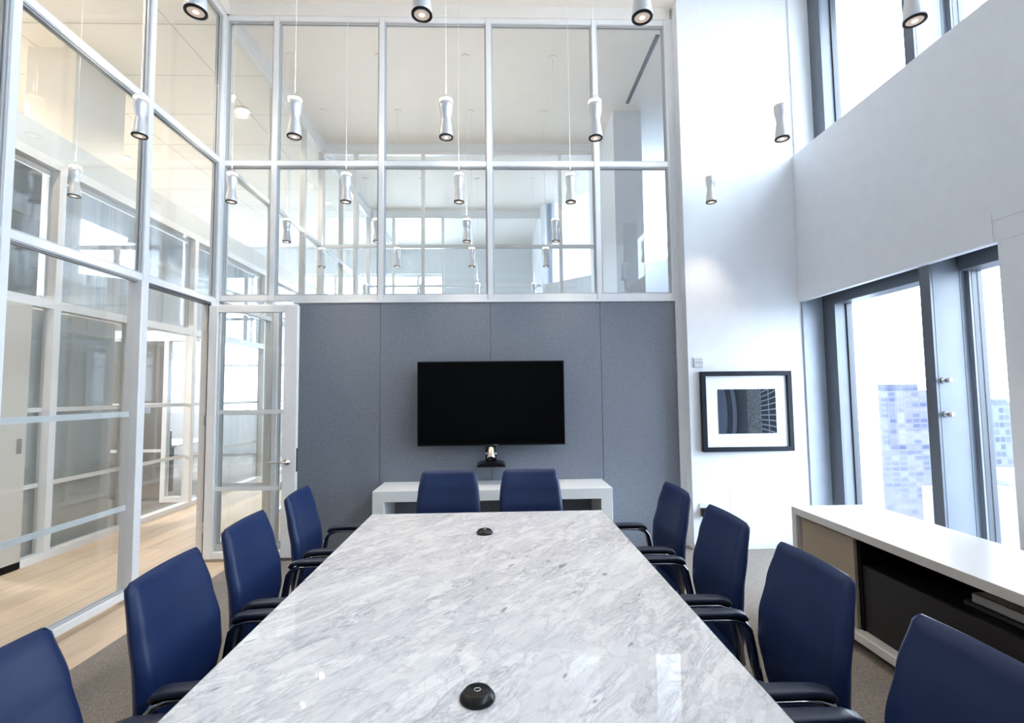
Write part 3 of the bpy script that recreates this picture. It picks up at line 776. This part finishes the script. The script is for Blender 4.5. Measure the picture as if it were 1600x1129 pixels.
rows = [(2.045, 'row nearest the camera', (1,2,3,4)), (3.07, 'second row from the camera', (0,1,2,3,4)), (4.14, 'third row, just before the far glass', (0,1,2,3,4)),
        (5.24, 'first row behind the far glass', (0,1,2,3)), (6.30, 'second row behind the far glass', (0,1,2,3)), (8.35, 'faint last row deep behind the glass', (0,1,2,3))]
cols = [-2.215, -1.262, -.308, .648, 1.868]
cname = ['nearest the glass wall', 'second from the glass wall', 'in the middle column', 'fourth from the glass wall', 'nearest the windows']
first = True
for (y, rn, cs_) in rows:
    for ci in cs_:
        p = pen0 if first else copy_tree(pen0); first = False
        p.location = (cols[ci], y, Zp)
        tag(p, 'silver waisted pendant, %s, %s' % (rn, cname[ci]), 'pendant lamp', 'silver pendants hung in rows')
        L = bpy.data.objects.new('lamp_light', spot); L.location = (0, 0, -.01); col.objects.link(L); L.parent = p
        L = bpy.data.objects.new('lamp_uplight', upl); L.location = (0, 0, .29); L.rotation_euler = (math.pi, 0, 0); col.objects.link(L); L.parent = p
pc = copy_tree(pen0); pc.location = (-3.40, 4.02, Zp)  # added pendant stands in for one mirrored in the left glass
tag(pc, 'pale pendant added over the corridor for a reflection in the left glass', 'pendant lamp', 'silver pendants hung in rows')
# corridor ceiling lights
dl0 = empty('downlight', label='', cat='downlight')
MB().lathe([(.09,-.012),(.09,0)], n=28).build('trim_ring', 'frame', dl0)
MB().lathe([(.07,-.014),(.07,-.012)], n=28).build('diffuser', 'downlight_face', dl0)
cl_ = bpy.data.lights.new('downlight_light', 'SPOT'); cl_.energy = 30; cl_.color = (1,.83,.62); cl_.spot_size = math.radians(140); cl_.spot_blend = .6; cl_.shadow_soft_size = .08
dn = [(-3.25, .6, 'corridor downlight nearest the camera, above the left glass'), (-3.25, 3.2, 'corridor downlight opposite the doorway'), (-3.25, 6.3, 'corridor downlight beyond the doorway'), (-3.25, 9.4, 'corridor downlight far down the corridor'),
      (-5.7, 1.8, 'office downlight left of the pale column'), (-5.7, 4.6, 'office downlight behind the pale column'), (-5.7, 7.6, 'office downlight far behind the pale column')]
for i, (x, y, lab) in enumerate(dn):
    d_ = dl0 if i == 0 else copy_tree(dl0)
    d_.location = (x, y, CZ); tag(d_, lab, 'downlight', 'round corridor downlights')
    if y > 9: continue
    L = bpy.data.objects.new('downlight_light', cl_); L.location = (0, 0, -.03); col.objects.link(L); L.parent = d_
ol_ = bpy.data.lights.new('office_fill_light', 'POINT'); ol_.energy = 42; ol_.color = (1,.94,.86); ol_.shadow_soft_size = .25  # unseen fill lamps added to brighten the offices, no fixtures
for (x, y, z) in ((-5.6, 1.0, 2.0), (-5.6, 4.5, 2.0), (-5.5, 3.0, 3.2), (-5.6, 8.8, 3.0)):
    L = bpy.data.objects.new('office_fill_light', ol_); L.location = (x, y, z); col.objects.link(L)

# ------------------------------------------------------------------ office furniture across the corridor
ot = empty('office_table', (-5.35, 8.2, FZ), label='white office table seen through the open doorway', cat='table')
local(MB().box(-6.2, -4.72, 7.5, 8.7, .71, .74), ot).build('tabletop', 'laminate', ot, .004)
for x in (-6.1, -4.86):
    for y in (7.6, 8.6): local(MB().box(x-.03, x+.03, y-.03, y+.03, FZ, .71), ot).build('leg', 'black', ot)
oc = empty('office_chair', (-4.95, 7.2, FZ), label='dark office chair by the white table beyond the doorway', cat='chair')
local(MB().box(-5.15, -4.75, 7.0, 7.4, .46, .53), oc).build('seat', 'black', oc, .02)
local(MB().box(-4.76, -4.70, 7.02, 7.38, .55, .98), oc).build('backrest', 'black', oc, .02)
local(MB().tube((-4.95, 7.2, .12), (-4.95, 7.2, .46), .025), oc).build('column', 'chrome', oc)
for k in range(5):
    a = 2*math.pi*k/5; l_ = local(MB().tube((-4.95, 7.2, .13), (-4.95+.28*math.cos(a), 7.2+.28*math.sin(a), .10), .018), oc).build('base_leg', 'black', oc)
    local(MB().tube((-4.95+.28*math.cos(a)-.02, 7.2+.28*math.sin(a), FZ+.03), (-4.95+.28*math.cos(a)+.02, 7.2+.28*math.sin(a), FZ+.03), .03), oc).build('caster', 'black', oc)

# ------------------------------------------------------------------ city outside
def building(name, lab, parts):
    e = empty(name, label=lab, cat='building')
    for (pn, m_, a) in parts: MB().box(*a).build(pn, m_, e)
    return e
S = 1.0
GZc = -110
building('office_tower', 'tall grey blue gridded tower left of the window fin', [
    ('tower_body', 'tower_a', (93, 114, 120, 124.9, GZc, 1.0)), ('tower_shaded_side', 'tower_shaded_side', (92.7, 93, 120, 124.9, GZc, 1.0)),
    ('tower_wing', 'tower_shaded_side', (92.7, 100, 124.9, 127.6, -6.6, 1.0)), ('rooftop_plant', 'tower_shaded_side', (93.4, 104.8, 120.6, 124, 1.0, 2.6))])
building('white_tower', 'pale white stepped tower at the left edge of the lower window', [
    ('tower_body', 'tower_w', (58, 66.3, 90, 94, GZc, -4.4)), ('tower_top', 'tower_w', (58, 63.6, 90.4, 93, -4.4, -2.2))])
building('blue_tower', 'pale blue glass tower in the right pane', [
    ('tower_body', 'tower_b', (137.6, 156, 140, 150, GZc, -2.8)), ('rooftop_plant', 'tower_b', (142, 149, 141, 148, -2.8, -1.8))])
building('white_block', 'low white building with tall narrow windows in front of the blue tower', [
    ('block_body', 'tower_w', (75.2, 96, 75, 78, GZc, -13.8)), ('penthouse', 'tower_w', (79, 90, 75.5, 77.5, -13.8, -11.2))])
building('low_white_block', 'small white block at the foot of the gridded tower', [
    ('block_body', 'tower_w', (88.4, 96, 100, 102.3, GZc, -18.8))])
gd = tag(MB().box(20, 2500, -1800, 2500, GZc-1, GZc).build('ground', 'city_ground'), 'hazy pale city ground far below the windows', 'ground', kind='structure')
